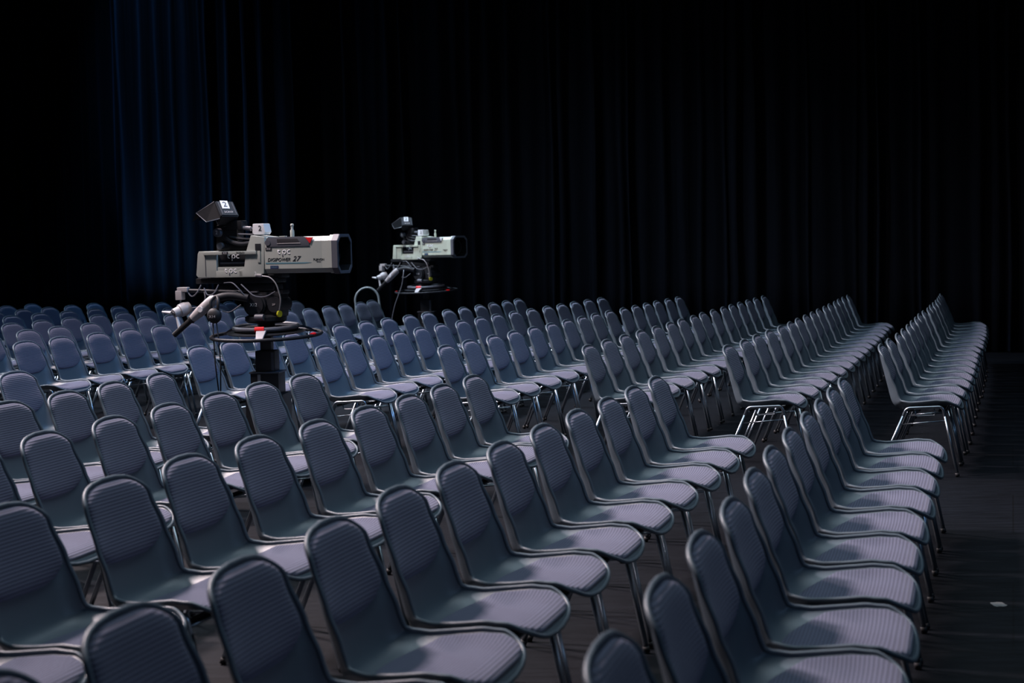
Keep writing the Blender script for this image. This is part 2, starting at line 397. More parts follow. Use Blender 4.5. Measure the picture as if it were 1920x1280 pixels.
CHAIRS = [('F',1,0,2.612,10.174,0.322), ('F',1,1,2.783,10.676,0.321), ('F',1,2,2.965,11.184,0.319), ('F',1,3,3.127,11.685,0.317),
 ('F',1,4,3.291,12.192,0.316), ('F',1,5,3.449,12.696,0.314), ('F',1,6,3.610,13.197,0.313), ('F',1,7,3.765,13.702,0.311),
 ('F',1,8,3.933,14.206,0.310), ('F',1,9,4.107,14.707,0.308), ('F',1,10,4.263,15.213,0.306), ('F',1,11,4.426,15.718,0.305),
 ('F',1,12,4.588,16.223,0.303), ('F',1,13,4.744,16.733,0.302), ('F',1,14,4.894,17.239,0.300), ('F',1,15,5.043,17.747,0.298),
 ('F',2,0,1.655,10.437,0.330), ('F',2,1,1.839,10.934,0.327), ('F',2,2,2.003,11.442,0.323), ('F',2,3,2.174,11.941,0.320),
 ('F',2,4,2.349,12.442,0.316), ('F',2,5,2.514,12.949,0.313), ('F',2,6,2.667,13.453,0.309), ('F',2,7,2.827,13.958,0.306),
 ('F',2,8,2.984,14.464,0.302), ('F',2,9,3.137,14.973,0.299), ('F',2,10,3.297,15.478,0.295), ('F',2,11,3.446,15.985,0.292),
 ('F',2,12,3.604,16.493,0.288), ('F',2,13,3.749,17.004,0.285), ('F',2,14,3.901,17.511,0.281), ('F',2,15,4.061,18.016,0.278),
 ('F',3,0,0.750,10.790,0.313), ('F',3,1,0.909,11.291,0.312), ('F',3,2,1.072,11.800,0.311), ('F',3,3,1.234,12.303,0.310),
 ('F',3,4,1.401,12.803,0.309), ('F',3,5,1.566,13.315,0.308), ('F',3,6,1.715,13.821,0.307), ('F',3,7,1.880,14.316,0.306),
 ('F',3,8,2.023,14.833,0.305), ('F',3,9,2.187,15.335,0.304), ('F',3,10,2.353,15.839,0.303), ('F',3,11,2.504,16.345,0.302),
 ('F',3,12,2.665,16.852,0.301), ('F',3,13,2.826,17.359,0.300), ('F',3,14,2.986,17.864,0.299), ('F',3,15,3.157,18.367,0.298),
 ('F',4,0,-0.239,11.110,0.304), ('F',4,1,-0.086,11.620,0.305), ('F',4,2,0.086,12.122,0.306), ('F',4,3,0.244,12.632,0.307),
 ('F',4,4,0.410,13.128,0.308), ('F',4,5,0.570,13.634,0.309), ('F',4,6,0.726,14.142,0.310), ('F',4,7,0.883,14.648,0.311),
 ('F',4,8,1.033,15.154,0.313), ('F',4,9,1.198,15.661,0.314), ('F',4,10,1.376,16.157,0.315), ('F',4,11,1.536,16.664,0.316),
 ('F',4,12,1.697,17.170,0.317), ('F',4,13,1.854,17.676,0.318), ('F',4,14,2.028,18.174,0.319), ('F',4,15,2.198,18.677,0.320),
 ('F',5,0,-1.126,11.394,0.269), ('F',5,1,-0.997,11.912,0.275), ('F',5,2,-0.838,12.420,0.281), ('F',5,3,-0.693,12.925,0.287),
 ('F',5,4,-0.547,13.438,0.292), ('F',5,5,-0.397,13.947,0.298), ('F',5,6,-0.228,14.451,0.304), ('F',5,7,-0.067,14.956,0.310),
 ('F',5,8,0.084,15.462,0.316), ('F',5,9,0.257,15.963,0.321), ('F',5,10,0.436,16.462,0.327), ('F',5,11,0.614,16.960,0.333),
 ('F',5,12,0.778,17.466,0.339), ('F',5,13,0.945,17.968,0.345), ('F',5,14,1.121,18.469,0.350), ('F',5,15,1.305,18.967,0.356),
 ('F',6,0,-2.094,11.681,0.304), ('F',6,1,-1.943,12.178,0.305), ('F',6,2,-1.771,12.689,0.306), ('F',6,3,-1.611,13.194,0.307),
 ('F',6,4,-1.463,13.703,0.308), ('F',6,5,-1.313,14.213,0.309), ('F',6,6,-1.131,14.711,0.310), ('F',6,7,-0.966,15.215,0.310),
 ('F',6,8,-0.787,15.716,0.311), ('F',6,9,-0.633,16.219,0.312), ('F',6,10,-0.444,16.716,0.313), ('F',6,11,-0.290,17.224,0.314),
 ('F',6,12,-0.125,17.727,0.315), ('F',6,13,0.019,18.239,0.316), ('F',6,14,0.172,18.745,0.316), ('F',6,15,0.314,19.256,0.317),
 ('F',7,-1,-4.005,12.358,0.305), ('F',7,0,-3.721,12.828,0.305), ('F',7,1,-3.581,13.344,0.305), ('F',7,2,-3.396,13.836,0.305),
 ('F',7,3,-3.237,14.341,0.305), ('F',7,4,-3.065,14.844,0.305), ('F',7,5,-2.892,15.341,0.305), ('F',7,6,-2.719,15.843,0.305),
 ('F',7,7,-2.552,16.345,0.305), ('F',7,8,-2.374,16.845,0.305), ('F',7,9,-2.210,17.347,0.305), ('F',7,10,-2.051,17.854,0.305),
 ('F',7,11,-1.892,18.359,0.305), ('F',7,12,-1.759,18.873,0.305), ('F',7,13,-1.610,19.382,0.305), ('F',7,14,-1.518,19.907,0.305),
 ('F',8,-2,-4.647,13.645,0.305), ('F',8,-1,-4.469,14.144,0.305), ('F',8,0,-4.251,14.635,0.305), ('F',8,1,-4.106,15.140,0.305),
 ('F',8,2,-3.934,15.642,0.305), ('F',8,3,-3.748,16.140,0.305), ('F',8,4,-3.615,16.655,0.305), ('F',8,5,-3.450,17.158,0.305),
 ('F',8,6,-3.289,17.661,0.305), ('F',8,7,-3.108,18.161,0.305), ('F',8,8,-2.958,18.668,0.305), ('F',8,9,-2.793,19.173,0.305),
 ('F',8,10,-2.639,19.680,0.305), ('F',8,11,-2.515,20.196,0.305), ('F',9,-1,-5.037,15.523,0.305), ('F',9,0,-4.826,16.014,0.305),
 ('F',9,1,-4.671,16.521,0.305), ('F',9,2,-4.511,17.025,0.305), ('F',9,3,-4.344,17.528,0.305), ('F',9,4,-4.185,18.033,0.305),
 ('F',9,5,-4.029,18.539,0.305), ('F',9,6,-3.875,19.046,0.305), ('F',9,7,-3.705,19.547,0.305), ('F',9,8,-3.453,20.025,0.305),
 ('F',9,9,-3.423,20.566,0.305), ('F',10,-1,-5.639,17.378,0.305), ('F',10,0,-5.400,17.860,0.305), ('F',10,1,-5.228,18.360,0.305),
 ('F',10,2,-5.041,18.858,0.305), ('F',10,3,-4.850,19.353,0.305), ('F',10,4,-4.691,19.858,0.305), ('F',10,5,-4.524,20.361,0.305),
 ('F',10,6,-4.362,20.864,0.305), ('F',11,-2,-6.206,18.648,0.305), ('F',11,-1,-6.012,19.142,0.305), ('F',11,0,-5.811,19.635,0.305),
 ('F',11,1,-5.638,20.136,0.305), ('F',11,2,-5.489,20.644,0.305), ('F',11,3,-5.333,21.151,0.305), ('R',1,0,1.886,7.904,0.299),
 ('R',1,1,1.732,7.407,0.297), ('R',1,2,1.579,6.907,0.294), ('R',1,3,1.426,6.401,0.292), ('R',1,4,1.268,5.898,0.290),
 ('R',1,5,1.117,5.396,0.287), ('R',1,6,0.976,4.881,0.285), ('R',1,7,0.831,4.337,0.282), ('R',1,8,0.685,3.842,0.280),
 ('R',1,9,0.540,3.328,0.277), ('R',1,10,0.391,2.830,0.275), ('R',2,0,0.976,8.236,0.310), ('R',2,1,0.818,7.723,0.308),
 ('R',2,2,0.660,7.213,0.305), ('R',2,3,0.498,6.724,0.303), ('R',2,4,0.341,6.221,0.301), ('R',2,5,0.180,5.706,0.298),
 ('R',2,6,0.022,5.201,0.296), ('R',2,7,-0.130,4.692,0.293), ('R',2,8,-0.271,4.165,0.291), ('R',2,9,-0.424,3.650,0.289),
 ('R',2,10,-0.581,3.169,0.286), ('R',2,11,-0.727,2.654,0.286), ('R',3,0,0.010,8.589,0.291), ('R',3,1,-0.139,8.073,0.295),
 ('R',3,2,-0.280,7.575,0.298), ('R',3,3,-0.439,7.080,0.301), ('R',3,4,-0.601,6.561,0.305), ('R',3,5,-0.776,6.055,0.308),
 ('R',3,6,-0.941,5.548,0.312), ('R',3,7,-1.081,5.047,0.315), ('R',3,8,-1.270,4.536,0.319), ('R',3,9,-1.425,4.040,0.319),
 ('R',4,0,-0.968,8.938,0.323), ('R',4,1,-1.133,8.445,0.308), ('R',4,2,-1.269,7.935,0.293), ('R',4,3,-1.404,7.430,0.278),
 ('R',4,4,-1.542,6.917,0.263), ('R',4,5,-1.690,6.394,0.249), ('R',4,6,-1.819,5.884,0.249), ('R',4,7,-1.947,5.368,0.249),
 ('R',5,0,-1.843,9.262,0.192), ('R',5,1,-1.988,8.742,0.228), ('R',5,2,-2.110,8.222,0.264), ('R',5,3,-2.261,7.721,0.301),
 ('R',5,4,-2.413,7.212,0.301), ('F',12,-2,-6.750,19.980,0.305), ('F',12,-1,-6.590,20.486,0.305), ('F',12,0,-6.444,20.995,0.305),
 ('F',12,1,-6.261,21.493,0.305), ('R',6,0,-2.812,9.636,0.305), ('R',6,1,-2.970,9.130,0.305), ('R',6,2,-3.130,8.624,0.305)]
proto = make_chair()
KIDS = {}
for o in list(bpy.data.objects):
    if o.parent: KIDS.setdefault(o.parent.name, []).append(o)
first_seen = {}
for b, k, i, x, y, th in CHAIRS: first_seen[(b, k)] = min(first_seen.get((b, k), 99), i)
for n, (b, k, i, x, y, th) in enumerate(CHAIRS):
    o = proto if n == 0 else copy_tree(proto)
    o.location = (x, y, 0); o.rotation_euler = (0, 0, -th)
    blk = 'far' if b == 'F' else 'near'
    if b == 'F' and k >= 8:
        lab = 'bluish padded shell chair, %s in view from the left, %s far row from the right' % (ORD[i-first_seen[(b, k)]], ORD[k-1])
    else:
        j = i+1 if (b == 'F' and k == 7) else i
        lab = 'bluish shell chair, %s from the cross aisle in the %s %s row from the right' % (ORD[j], ORD[k-1], blk)
    tag(o, lab, 'chair', 'padded shell chairs in the %s block of rows' % blk)

# ------------------------------------------------------------------ television cameras on pedestals
def lettering(txt, size, m, parent, loc, rot=(math.pi/2, 0, 0), shear=0., ext=.0006, align='CENTER', sx=1.):
    cu = bpy.data.curves.new('t', 'FONT'); cu.body = txt; cu.size = size; cu.extrude = ext; cu.align_x = align; cu.align_y = 'CENTER'; cu.shear = shear
    cu.resolution_u = 3
    t = bpy.data.objects.new('t', cu); C.objects.link(t)
    dg = bpy.context.evaluated_depsgraph_get(); me = bpy.data.meshes.new_from_object(t.evaluated_get(dg))
    bpy.data.objects.remove(t); bpy.data.curves.remove(cu)
    me.name = 'lettering'; me.materials.clear(); me.materials.append(m)
    o = bpy.data.objects.new('lettering', me); C.objects.link(o); o.parent = parent; o.location = loc; o.rotation_euler = rot; o.scale = (sx, 1, 1)
    return o
def logo(m, parent, loc, s):
    """the rounded lower-case t p c mark"""
    bm = bmesh.new(); r = s*.10
    def arc(cx, cz, R, a0, a1, n=12): return [(cx+R*math.cos(a0+(a1-a0)*k/n), 0, cz+R*math.sin(a0+(a1-a0)*k/n)) for k in range(n+1)]
    R = s*.26
    tube(bm, [(-s*.98, 0, s*.38)]+[(-s*.98, 0, 0)]+arc(-s*.98+R, 0, R, math.pi, math.pi*1.55), r, 6)
    tube(bm, [(-s*1.02, 0, s*.24), (-s*.62, 0, s*.24)], r*.9, 6)
    tube(bm, [(-s*.22, 0, -s*.72), (-s*.22, 0, 0)]+arc(-s*.22+R*1.1, 0, R*1.1, math.pi, -math.pi*.55, 18), r, 6)
    tube(bm, arc(s*.92, 0, R*1.1, math.pi*.3, math.pi*1.72, 18), r, 6)
    for v in bm.verts: v.co.y *= .12
    return fin('logo', bm, m, parent, loc=loc)
def prism_x(bm, poly, x0, x1, bev=0.):
    vs = [bm.verts.new((x0, y, z)) for y, z in poly]; f = bm.faces.new(vs)
    r = bmesh.ops.extrude_face_region(bm, geom=[f]); ev = [v for v in r['geom'] if isinstance(v, bmesh.types.BMVert)]
    bmesh.ops.translate(bm, vec=(x1-x0, 0, 0), verts=ev)
    if bev:
        es = list({e for v in vs+ev for e in v.link_edges}); bmesh.ops.bevel(bm, geom=es, offset=bev, segments=2, affect='EDGES', profile=.7)
    return vs, ev
def octo(w, z0, z1, c):
    return [(-w+c, z0), (w-c, z0), (w, z0+c), (w, z1-c), (w-c, z1), (-w+c, z1), (-w, z1-c), (-w, z0+c)]

def sleeve(bm, outer, inner, x0, x1):
    n = len(outer); R = [[bm.verts.new((x, y, z)) for y, z in o] for x, o in ((x0, outer), (x1, outer), (x1, inner), (x0, inner))]
    for A, B in zip(R, R[1:]+R[:1]):
        for k in range(n): bm.faces.new((A[k], A[(k+1) % n], B[(k+1) % n], B[k]))

def make_pedestal(X, Y, yaw, label, marks=3, dz=0.):
    t = empty('camera_pedestal', (X, Y, 0), -yaw)
    def P(name, bm, m, parent=None, sm=True):
        o = fin(name, bm, m, parent or t, sm); sharp(o); return o
    # wheeled base with three cable guards
    bm = bmesh.new(); lathe(bm, [(.10, .10), (.30, .10), (.33, .12), (.33, .16), (.28, .19), (.13, .24), (.11, .24)], 36); P('base', bm, M_black)
    for k in range(3):
        a = math.pi/3+k*2*math.pi/3; cx, cy = .34*math.cos(a), .34*math.sin(a)
        bm = bmesh.new(); box(bm, (cx, cy, .09), (.16, .12, .11), .02, None); bmesh.ops.rotate(bm, cent=(cx, cy, 0), matrix=Matrix.Rotation(a, 3, 'Z'), verts=bm.verts[:]); g = P('caster_guard', bm, M_black)
        bm = bmesh.new(); tx, ty = -math.sin(a)*.03, math.cos(a)*.03
        cyl(bm, (cx-tx, cy-ty, .062), (cx+tx, cy+ty, .062), .06); P('wheel', bm, M_rubber, g)
    q = yaw-.10
    def colbox(name, w, z0, z1, m=M_black, bev=.006, dx=0):
        bm = bmesh.new(); box(bm, (dx, 0, (z0+z1)/2), (w, w, z1-z0), bev); o = P(name, bm, m); o.rotation_euler = (0, 0, q); return o
    lo = colbox('column_housing', .245, .20, .585); mi = colbox('column_stage', .185, .585, .725, M_black); up = colbox('column_stage', .128, .725, .865+.0); ro = colbox('column_stage', .072, .865, .99)
    # pale guide strips and plates on the faces towards the seats
    bm = bmesh.new(); box(bm, (-.035, -.0945, .655), (.020, .004, .12), .001); o = P('guide_strip', bm, M_silver, mi)
    bm = bmesh.new(); box(bm, (.050, -.066, .795), (.018, .004, .12), .001); P('guide_strip', bm, M_dkgrey, up)
    bm = bmesh.new(); box(bm, (0, 0, .725), (.198, .198, .010), .002); P('collar', bm, M_dkgrey, mi)
    bm = bmesh.new(); box(bm, (-.06, -.1235, .545), (.058, .004, .030), .0); bmesh.ops.bevel(bm, geom=[e for e in bm.edges if abs((e.verts[0].co-e.verts[1].co).y) > .003], offset=.013, segments=4, affect='EDGES'); P('oval_plate', bm, M_silver, lo)
    # steering ring: outer hand ring, raised inner ring, spokes, red markers
    rg = empty('steering_ring', (0, 0, .965), 0, t); rg.rotation_euler = (0.045, 0, 0)
    def ring(R, r, z, m, nm, sq=1.):
        bm = bmesh.new(); tube(bm, [(R*math.cos(a), R*math.sin(a), z) for a in [2*math.pi*k/72 for k in range(72)]], r, 10, closed=True)
        return P(nm, bm, m, rg)
    ring(.356, .0115, 0, M_blackp, 'hand_ring'); ring(.205, .0155, .052, M_dkgrey, 'inner_ring')
    bm = bmesh.new(); lathe(bm, [(.07, .01), (.19, .028), (.200, .045), (.190, .052), (.07, .050)], 40); P('ring_dish', bm, M_blackp, rg)
    bm = bmesh.new(); lathe(bm, [(.18, .024), (.25, .014), (.255, .020), (.18, .036)], 48); P('ring_skirt', bm, M_black, rg)
    for k in range(3):
        a = -math.pi*.40+k*2*math.pi/3; ca, sa = math.cos(a), math.sin(a)
        bm = bmesh.new(); pr = []
        for (R0, z0, w0) in ((.195, .050, .030), (.245, .046, .030), (.290, .030, .026), (.325, .012, .022), (.352, .002, .018)):
            pr.append([bm.verts.new((R0*ca-q_*sa, R0*sa+q_*ca, z0+dz_)) for q_, dz_ in ((-w0, 0), (w0, 0), (w0, -.012), (-w0, -.012))])
        for A, B in zip(pr, pr[1:]):
            for q_ in range(4): bm.faces.new((A[q_], A[(q_+1) % 4], B[(q_+1) % 4], B[q_]))
        bm.faces.new(pr[0]); bm.faces.new(pr[-1])
        o = P('spoke', bm, M_blackp if k else M_greyp, rg)
    for a, R, z, w, h in ((-1.32, .205, .054, .058, .030), (-.12, .352, .004, .040, .020), (-2.6, .352, .004, .035, .018))[:marks]:
        bm = bmesh.new(); n = 8
        tube(bm, [(R*math.cos(a+(k/n-.5)*w/R), R*math.sin(a+(k/n-.5)*w/R), z) for k in range(n+1)], h/2+.004, 10); P('red_marker', bm, M_red, rg)
    # pan and tilt head
    zc = dz
    hd = empty('pan_tilt_head', (0, 0, zc), 0, t)
    bm = bmesh.new(); lathe(bm, [(.075, .99), (.075, 1.0), (.055, 1.02), (.060, 1.045)], 28); lathe(bm, [(.115, 1.045), (.135, 1.06), (.135, 1.085), (.105, 1.10)], 32); P('head_base', bm, M_black, hd)
    bm = bmesh.new(); box(bm, (.03, .0, 1.165), (.21, .15, .17), .03); P('head_body', bm, M_black, hd)
    bm = bmesh.new(); cyl(bm, (-.03, -.10, 1.165), (-.03, .10, 1.165), .078, 32); cyl(bm, (-.03, -.112, 1.165), (-.03, -.10, 1.165), .066, 32); P('tilt_drum', bm, M_blackp, hd)
    bm = bmesh.new(); cyl(bm, (.10, -.085, 1.165), (.10, .085, 1.165), .050, 28); P('drag_knob', bm, M_blackp, hd)
    bm = bmesh.new(); cyl(bm, (.130, -.080, 1.105), (.142, -.084, 1.105), .021, 20); P('brake_knob', bm, M_yellow, hd)
    bm = bmesh.new(); cyl(bm, (-.01, -.13, 1.085), (.05, -.13, 1.085), .022, 16); P('lock_lever', bm, M_dkgrey, hd)
    bm = bmesh.new(); box(bm, (-.03, -.09, 1.248), (.05, .03, .008), .001); P('bubble_level', bm, M_dkgrey, hd)
    lettering('X12', .030, M_white, hd, (-.03, -.1135, 1.165)); lettering('2IP', .018, M_greyp, hd, (.10, -.087, 1.165))
    bm = bmesh.new(); box(bm, (-.10, 0, 1.275), (.40, .13, .045), .008); box(bm, (.02, 0, 1.245), (.26, .10, .03), .006); P('tilt_platform', bm, M_black, hd)
    bm = bmesh.new(); box(bm, (-.17, 0, 1.322), (.58, .15, .035), .008); P('wedge_plate', bm, M_black, hd)
    # pan bars: one straight with a pale focus control, one short with a pale zoom grip
    pb = empty('pan_bar', (0, 0, 0), 0, hd)
    bm = bmesh.new(); tube(bm, [(-.10, -.13, 1.250), (-.52, -.15, 1.265)], .0125, 12); P('bar_tube', bm, M_blackp, pb)
    bm = bmesh.new(); box(bm, (-.535, -.15, 1.235), (.046, .05, .060), .006); box(bm, (-.51, -.15, 1.272), (.075, .042, .03), .006); P('clamp', bm, M_greyp, pb)
    bm = bmesh.new(); tube(bm, [(-.535, -.15, 1.21), (-.535, -.15, 1.15)], .006, 8); P('clamp_rod', bm, M_silver, pb)
    bm = bmesh.new(); a0, a1 = Vector((-.485, -.12, 1.160)), Vector((-.555, -.205, 1.118))
    tube(bm, [a0, a0.lerp(a1, .3), a0.lerp(a1, .32), a0.lerp(a1, .62), a0.lerp(a1, .64), a1], .04, 24, radii=[.034, .046, .046, .042, .034, .032]); P('focus_control', bm, M_greyp, pb)
    bm = bmesh.new(); d = (a1-a0).normalized(); tube(bm, [a1, a1+d*.006], .016, 16); P('control_button', bm, M_dkgrey, pb)
    bm = bmesh.new(); tube(bm, [a1+Vector((-.02, 0, .005)), a1+Vector((-.085, .0, .012))], .008, 8, radii=[.013, .006]); P('lever', bm, M_white, pb)
    bm = bmesh.new(); tube(bm, [a1+Vector((.02, 0, -.02)), a1+Vector((.038, .0, -.09))], .008, 8, radii=[.008, .013]); P('lever', bm, M_white, pb)
    pb2 = empty('pan_bar', (0, 0, 0), 0, hd)
    bm = bmesh.new(); tube(bm, rounded([(-.05, -.14, 1.21), (-.18, -.16, 1.235), (-.30, -.18, 1.200)], .06, 5), .026, 14); P('bar_arm', bm, M_blackp, pb2)
    g0, g1 = Vector((-.275, -.19, 1.205)), Vector((-.425, -.20, 1.085)); d = (g1-g0).normalized()
    bm = bmesh.new(); tube(bm, [g0-d*.02, g0, g0+d*.03, g0+d*.13, g1], .03, 14, radii=[.022, .034, .036, .034, .026]); P('zoom_grip', bm, M_greyp, pb2)
    bm = bmesh.new(); m0 = g0.lerp(g1, .5); tube(bm, [m0+Vector((0, -.030, 0)), m0+Vector((0, -.040, 0))], .018, 18); P('control_button', bm, M_white, pb2)
    bm = bmesh.new(); tube(bm, [g1, g1+d*.015, g1+d*.02, g1+d*.17], .02, 14, radii=[.026, .026, .019, .018]); P('rubber_grip', bm, M_rubber, pb2)
    # loose cables of the head
    for pts in ([(-.50, -.15, 1.28), (-.44, -.17, 1.22), (-.40, -.17, 1.25), (-.38, -.15, 1.30)],
                [(-.36, -.15, 1.28), (-.33, -.17, 1.23), (-.28, -.17, 1.24), (-.26, -.14, 1.30)],
                [(-.46, -.13, 1.15), (-.38, -.16, 1.16), (-.34, -.17, 1.21), (-.36, -.15, 1.255)],
                [(-.22, -.14, 1.31), (-.15, -.16, 1.315), (-.10, -.17, 1.27), (-.06, -.16, 1.22)],
                [(-.22, -.17, 1.13), (-.16, -.19, 1.12), (-.09, -.17, 1.17)],
                [(-.10, -.14, 1.30), (.0, -.16, 1.22), (.07, -.14, 1.215), (.13, -.12, 1.25)]):
        bm = bmesh.new(); tube(bm, rounded(pts, .06, 5), .0045, 6); P('control_cable', bm, M_dkgrey, hd)
    tag(t, label, 'camera pedestal', 'camera pedestals in the aisles')
    return t

def make_camera(X, Y, yaw, dz, M_body, M_lens, M_flash, label):
    t = empty('television_camera', (X, Y, dz), -yaw)
    def P(name, bm, m, parent=None, ang=35):
        o = fin(name, bm, m, parent or t); sharp(o, ang); return o
    w = .110
    # black core with pale armour plates left and right
    bm = bmesh.new(); box(bm, (-.19, 0, 1.435), (.44, .17, .16), .01); core = P('camera_core', bm, M_black)
    body = None
    bm = bmesh.new()
    prism(bm, [(-.435, 1.362), (-.422, 1.345), (-.285, 1.345), (-.285, 1.516), (-.412, 1.516), (-.420, 1.500)], -w, w, .006)
    prism(bm, [(-.13, 1.345), (.0, 1.345), (.0, 1.36), (.05, 1.365), (.062, 1.60), (-.035, 1.612), (-.052, 1.565), (-.075, 1.500), (-.09, 1.40), (-.13, 1.39)], -w, w, .006)
    for sy in (-1, 1):
        prism(bm, [(-.30, 1.345), (-.10, 1.345), (-.10, 1.388), (-.30, 1.388)], sy*w, sy*(w-.022), .003)
        prism(bm, [(-.30, 1.386), (-.095, 1.386), (-.09, 1.412), (-.305, 1.412)], sy*(w-.006), sy*(w-.028), .002)
    body = P('body_armour', bm, M_body)
    for sy in (-1, 1):
        bm = bmesh.new(); box(bm, (-.185, sy*(w+.004), 1.502), (.38, .020, .022), .005); P('side_handle', bm, M_body)
    bm = bmesh.new(); box(bm, (-.18, -.0865, 1.437), (.18, .004, .012), .001); P('connector_strip', bm, M_dkgrey, core)
    bm = bmesh.new(); box(bm, (-.365, -w-.001, 1.43), (.004, .003, .15)); P('panel_joint', bm, M_dkgrey, body)
    bm = bmesh.new(); box(bm, (.015, -w-.001, 1.535), (.040, .004, .045), .001); P('switch_panel', bm, M_blackp, body)
    bm = bmesh.new(); box(bm, (.020, -w-.002, 1.475), (.020, .006, .075), .002); P('latch', bm, M_lens, body)
    # lens box with chamfered edges
    bm = bmesh.new(); prism_x(bm, octo(.108, 1.365, 1.597, .030), .058, .460, .003); sleeve(bm, octo(.108, 1.365, 1.597, .030), octo(.0995, 1.3745, 1.5875, .034), .4585, .510); lens = P('lens_housing', bm, M_lens)
    bm = bmesh.new(); prism(bm, [(.075, 1.588), (.075, 1.535), (.375, 1.535), (.375, 1.588), (.33, 1.597), (.09, 1.597)], -.1125, -.098, .002); inset = P('grey_side_panel', bm, M_dkgrey, lens)
    bm = bmesh.new(); prism(bm, [(.150, 1.585), (.153, 1.553), (.315, 1.553), (.292, 1.585)], -.1140, -.105, .001); P('recess', bm, M_ink, lens)
    bm = bmesh.new(); prism(bm, [(.150, 1.557), (.153, 1.553), (.315, 1.553), (.312, 1.558)], -.1155, -.105, .0005); P('recess_lip', bm, M_greyp, lens)
    bm = bmesh.new(); cyl(bm, (.085, -.116, 1.562), (.085, -.105, 1.562), .019, 20); P('side_knob', bm, M_dkgrey, lens)
    bm = bmesh.new(); prism(bm, [(.350, 1.590), (.398, 1.590), (.380, 1.552)], -.1150, -.100, .0005); fl_ = P('corner_flash', bm, M_flash, lens)
    bm = bmesh.new(); prism(bm, [(.165, 1.603), (.21, 1.603), (.205, 1.585), (.20, 1.570), (.182, 1.570)], -.112, -.085, .002); P('cable_guide', bm, M_lens, lens)
    bm = bmesh.new(); prism(bm, [(.065, 1.4455-.020), (.34, 1.4455-.020), (.385, 1.4455-.014), (.35, 1.4455-.012), (.065, 1.4455-.010)], -.1092, -.1075); P('swoosh_stripe', bm, M_teal, lens)
    bm = bmesh.new(); box(bm, (.125, -.109, 1.405), (.056, .003, .020)); nl = P('navy_label', bm, M_navy, lens); lettering('X4CO', .016, M_teal, nl, (.125, -.1108, 1.405))
    lettering('DIGIPOWER', .031, M_ink, lens, (.158, -.1092, 1.452), shear=.25, sx=.95)
    lettering('27', .046, M_ink, lens, (.277, -.1092, 1.456), shear=.35, sx=1.1)
    lettering('FUJINON', .020, M_ink, lens, (.435, -.1092, 1.449), sx=.92); lettering('XA27x', .010, M_dkgrey, lens, (.435, -.1092, 1.436))
    logo(M_white, lens, (.195, -.1095, 1.500), .040)
    logo(M_white, body, (-.185, -w-.0015, 1.386), .038)
    logo(M_white, core, (-.175, -.0885, 1.478), .038)
    bm = bmesh.new(); box(bm, (-.215, -.1255, 1.502), (.042, .002, .018)); lb = P('label', bm, M_ink); lettering('X12', .016, M_white, lb, (-.215, -.1268, 1.502))
    bm = bmesh.new(); box(bm, (.088, -.1095, 1.522), (.042, .003, .018)); lb = P('label', bm, M_ink, lens); lettering('X12', .016, M_white, lb, (.088, -.1115, 1.522))
    lettering('SONY', .020, M_ink, t, (-.105, -.1262, 1.502), sx=1.1)
    # front hood: dark octagonal frame with a deep opening and glass
    bm = bmesh.new(); sleeve(bm, octo(.114, 1.360, 1.604, .036), octo(.0995, 1.3745, 1.5875, .034), .505, .530); P('pale_rim', bm, M_body, lens)
    bm = bmesh.new(); n = 8; o1 = octo(.116, 1.355, 1.607, .040); o2 = octo(.098, 1.376, 1.586, .036)
    R = [[bm.verts.new((x, y, z)) for y, z in o] for x, o in ((.528, o1), (.570, o1), (.570, o2), (.566, o2))]
    for A, B in zip(R, R[1:]):
        for k in range(n): bm.faces.new((A[k], A[(k+1) % n], B[(k+1) % n], B[k]))
    bmesh.ops.bevel(bm, geom=[e for e in bm.edges if all(abs(v.co.x-.57) < 1e-4 for v in e.verts)], offset=.003, segments=2, affect='EDGES')
    P('lens_hood', bm, M_dkgrey, lens)
    bm = bmesh.new(); R = [[bm.verts.new((x, y, z)) for y, z in o2] for x in (.566, .464)]
    for k in range(n): bm.faces.new((R[0][k], R[0][(k+1) % n], R[1][(k+1) % n], R[1][k]))
    bm.faces.new(R[1]); P('hood_lining', bm, M_cloth, lens)
    bm = bmesh.new(); k0 = [(.100, .000), (.100, .020), (.088, .024), (.085, .010)]
    for (r, x) in ((.093, .484), (.088, .494)):
        tube(bm, [(x, r*math.cos(a), 1.481+r*math.sin(a)) for a in [2*math.pi*k/48 for k in range(48)]], .004, 8, closed=True)
    P('lens_ring', bm, M_ink, lens)
    bm = bmesh.new(); rr = []
    for r, x in ((.088, .490), (.07, .491), (.045, .4915), (.02, .4915)): rr.append([bm.verts.new((x, r*math.cos(a), 1.481+r*math.sin(a))) for a in [2*math.pi*k/40 for k in range(40)]])
    for A, B in zip(rr, rr[1:]):
        for k in range(40): bm.faces.new((A[k], A[(k+1) % 40], B[(k+1) % 40], B[k]))
    bm.faces.new(rr[-1]); P('front_glass', bm, M_glass, lens)
    # tally lamp, sight peg, connector
    bm = bmesh.new(); prism(bm, [(-.030, 1.615), (-.040, 1.628), (-.036, 1.686), (.040, 1.686), (.052, 1.632), (.040, 1.615)], -.075, .02, .006); tl = P('tally_lamp', bm, M_white)
    lettering('2', .048, M_ink, tl, (.015, -.0765, 1.655))
    bm = bmesh.new(); lathe(bm, [(.013, 1.597), (.013, 1.635), (.008, 1.645), (.008, 1.665), (.011, 1.667), (.011, 1.676), (.006, 1.680)], 14, (.235, -.06, 0)); P('sight_peg', bm, M_lens)
    bm = bmesh.new(); tube(bm, rounded([(.0, -.11, 1.352), (.03, -.13, 1.352), (.10, -.13, 1.345), (.14, -.12, 1.30), (.16, -.10, 1.20), (.14, -.09, 1.13)], .05, 5), .0045, 6); P('lens_cable', bm, M_greyp)
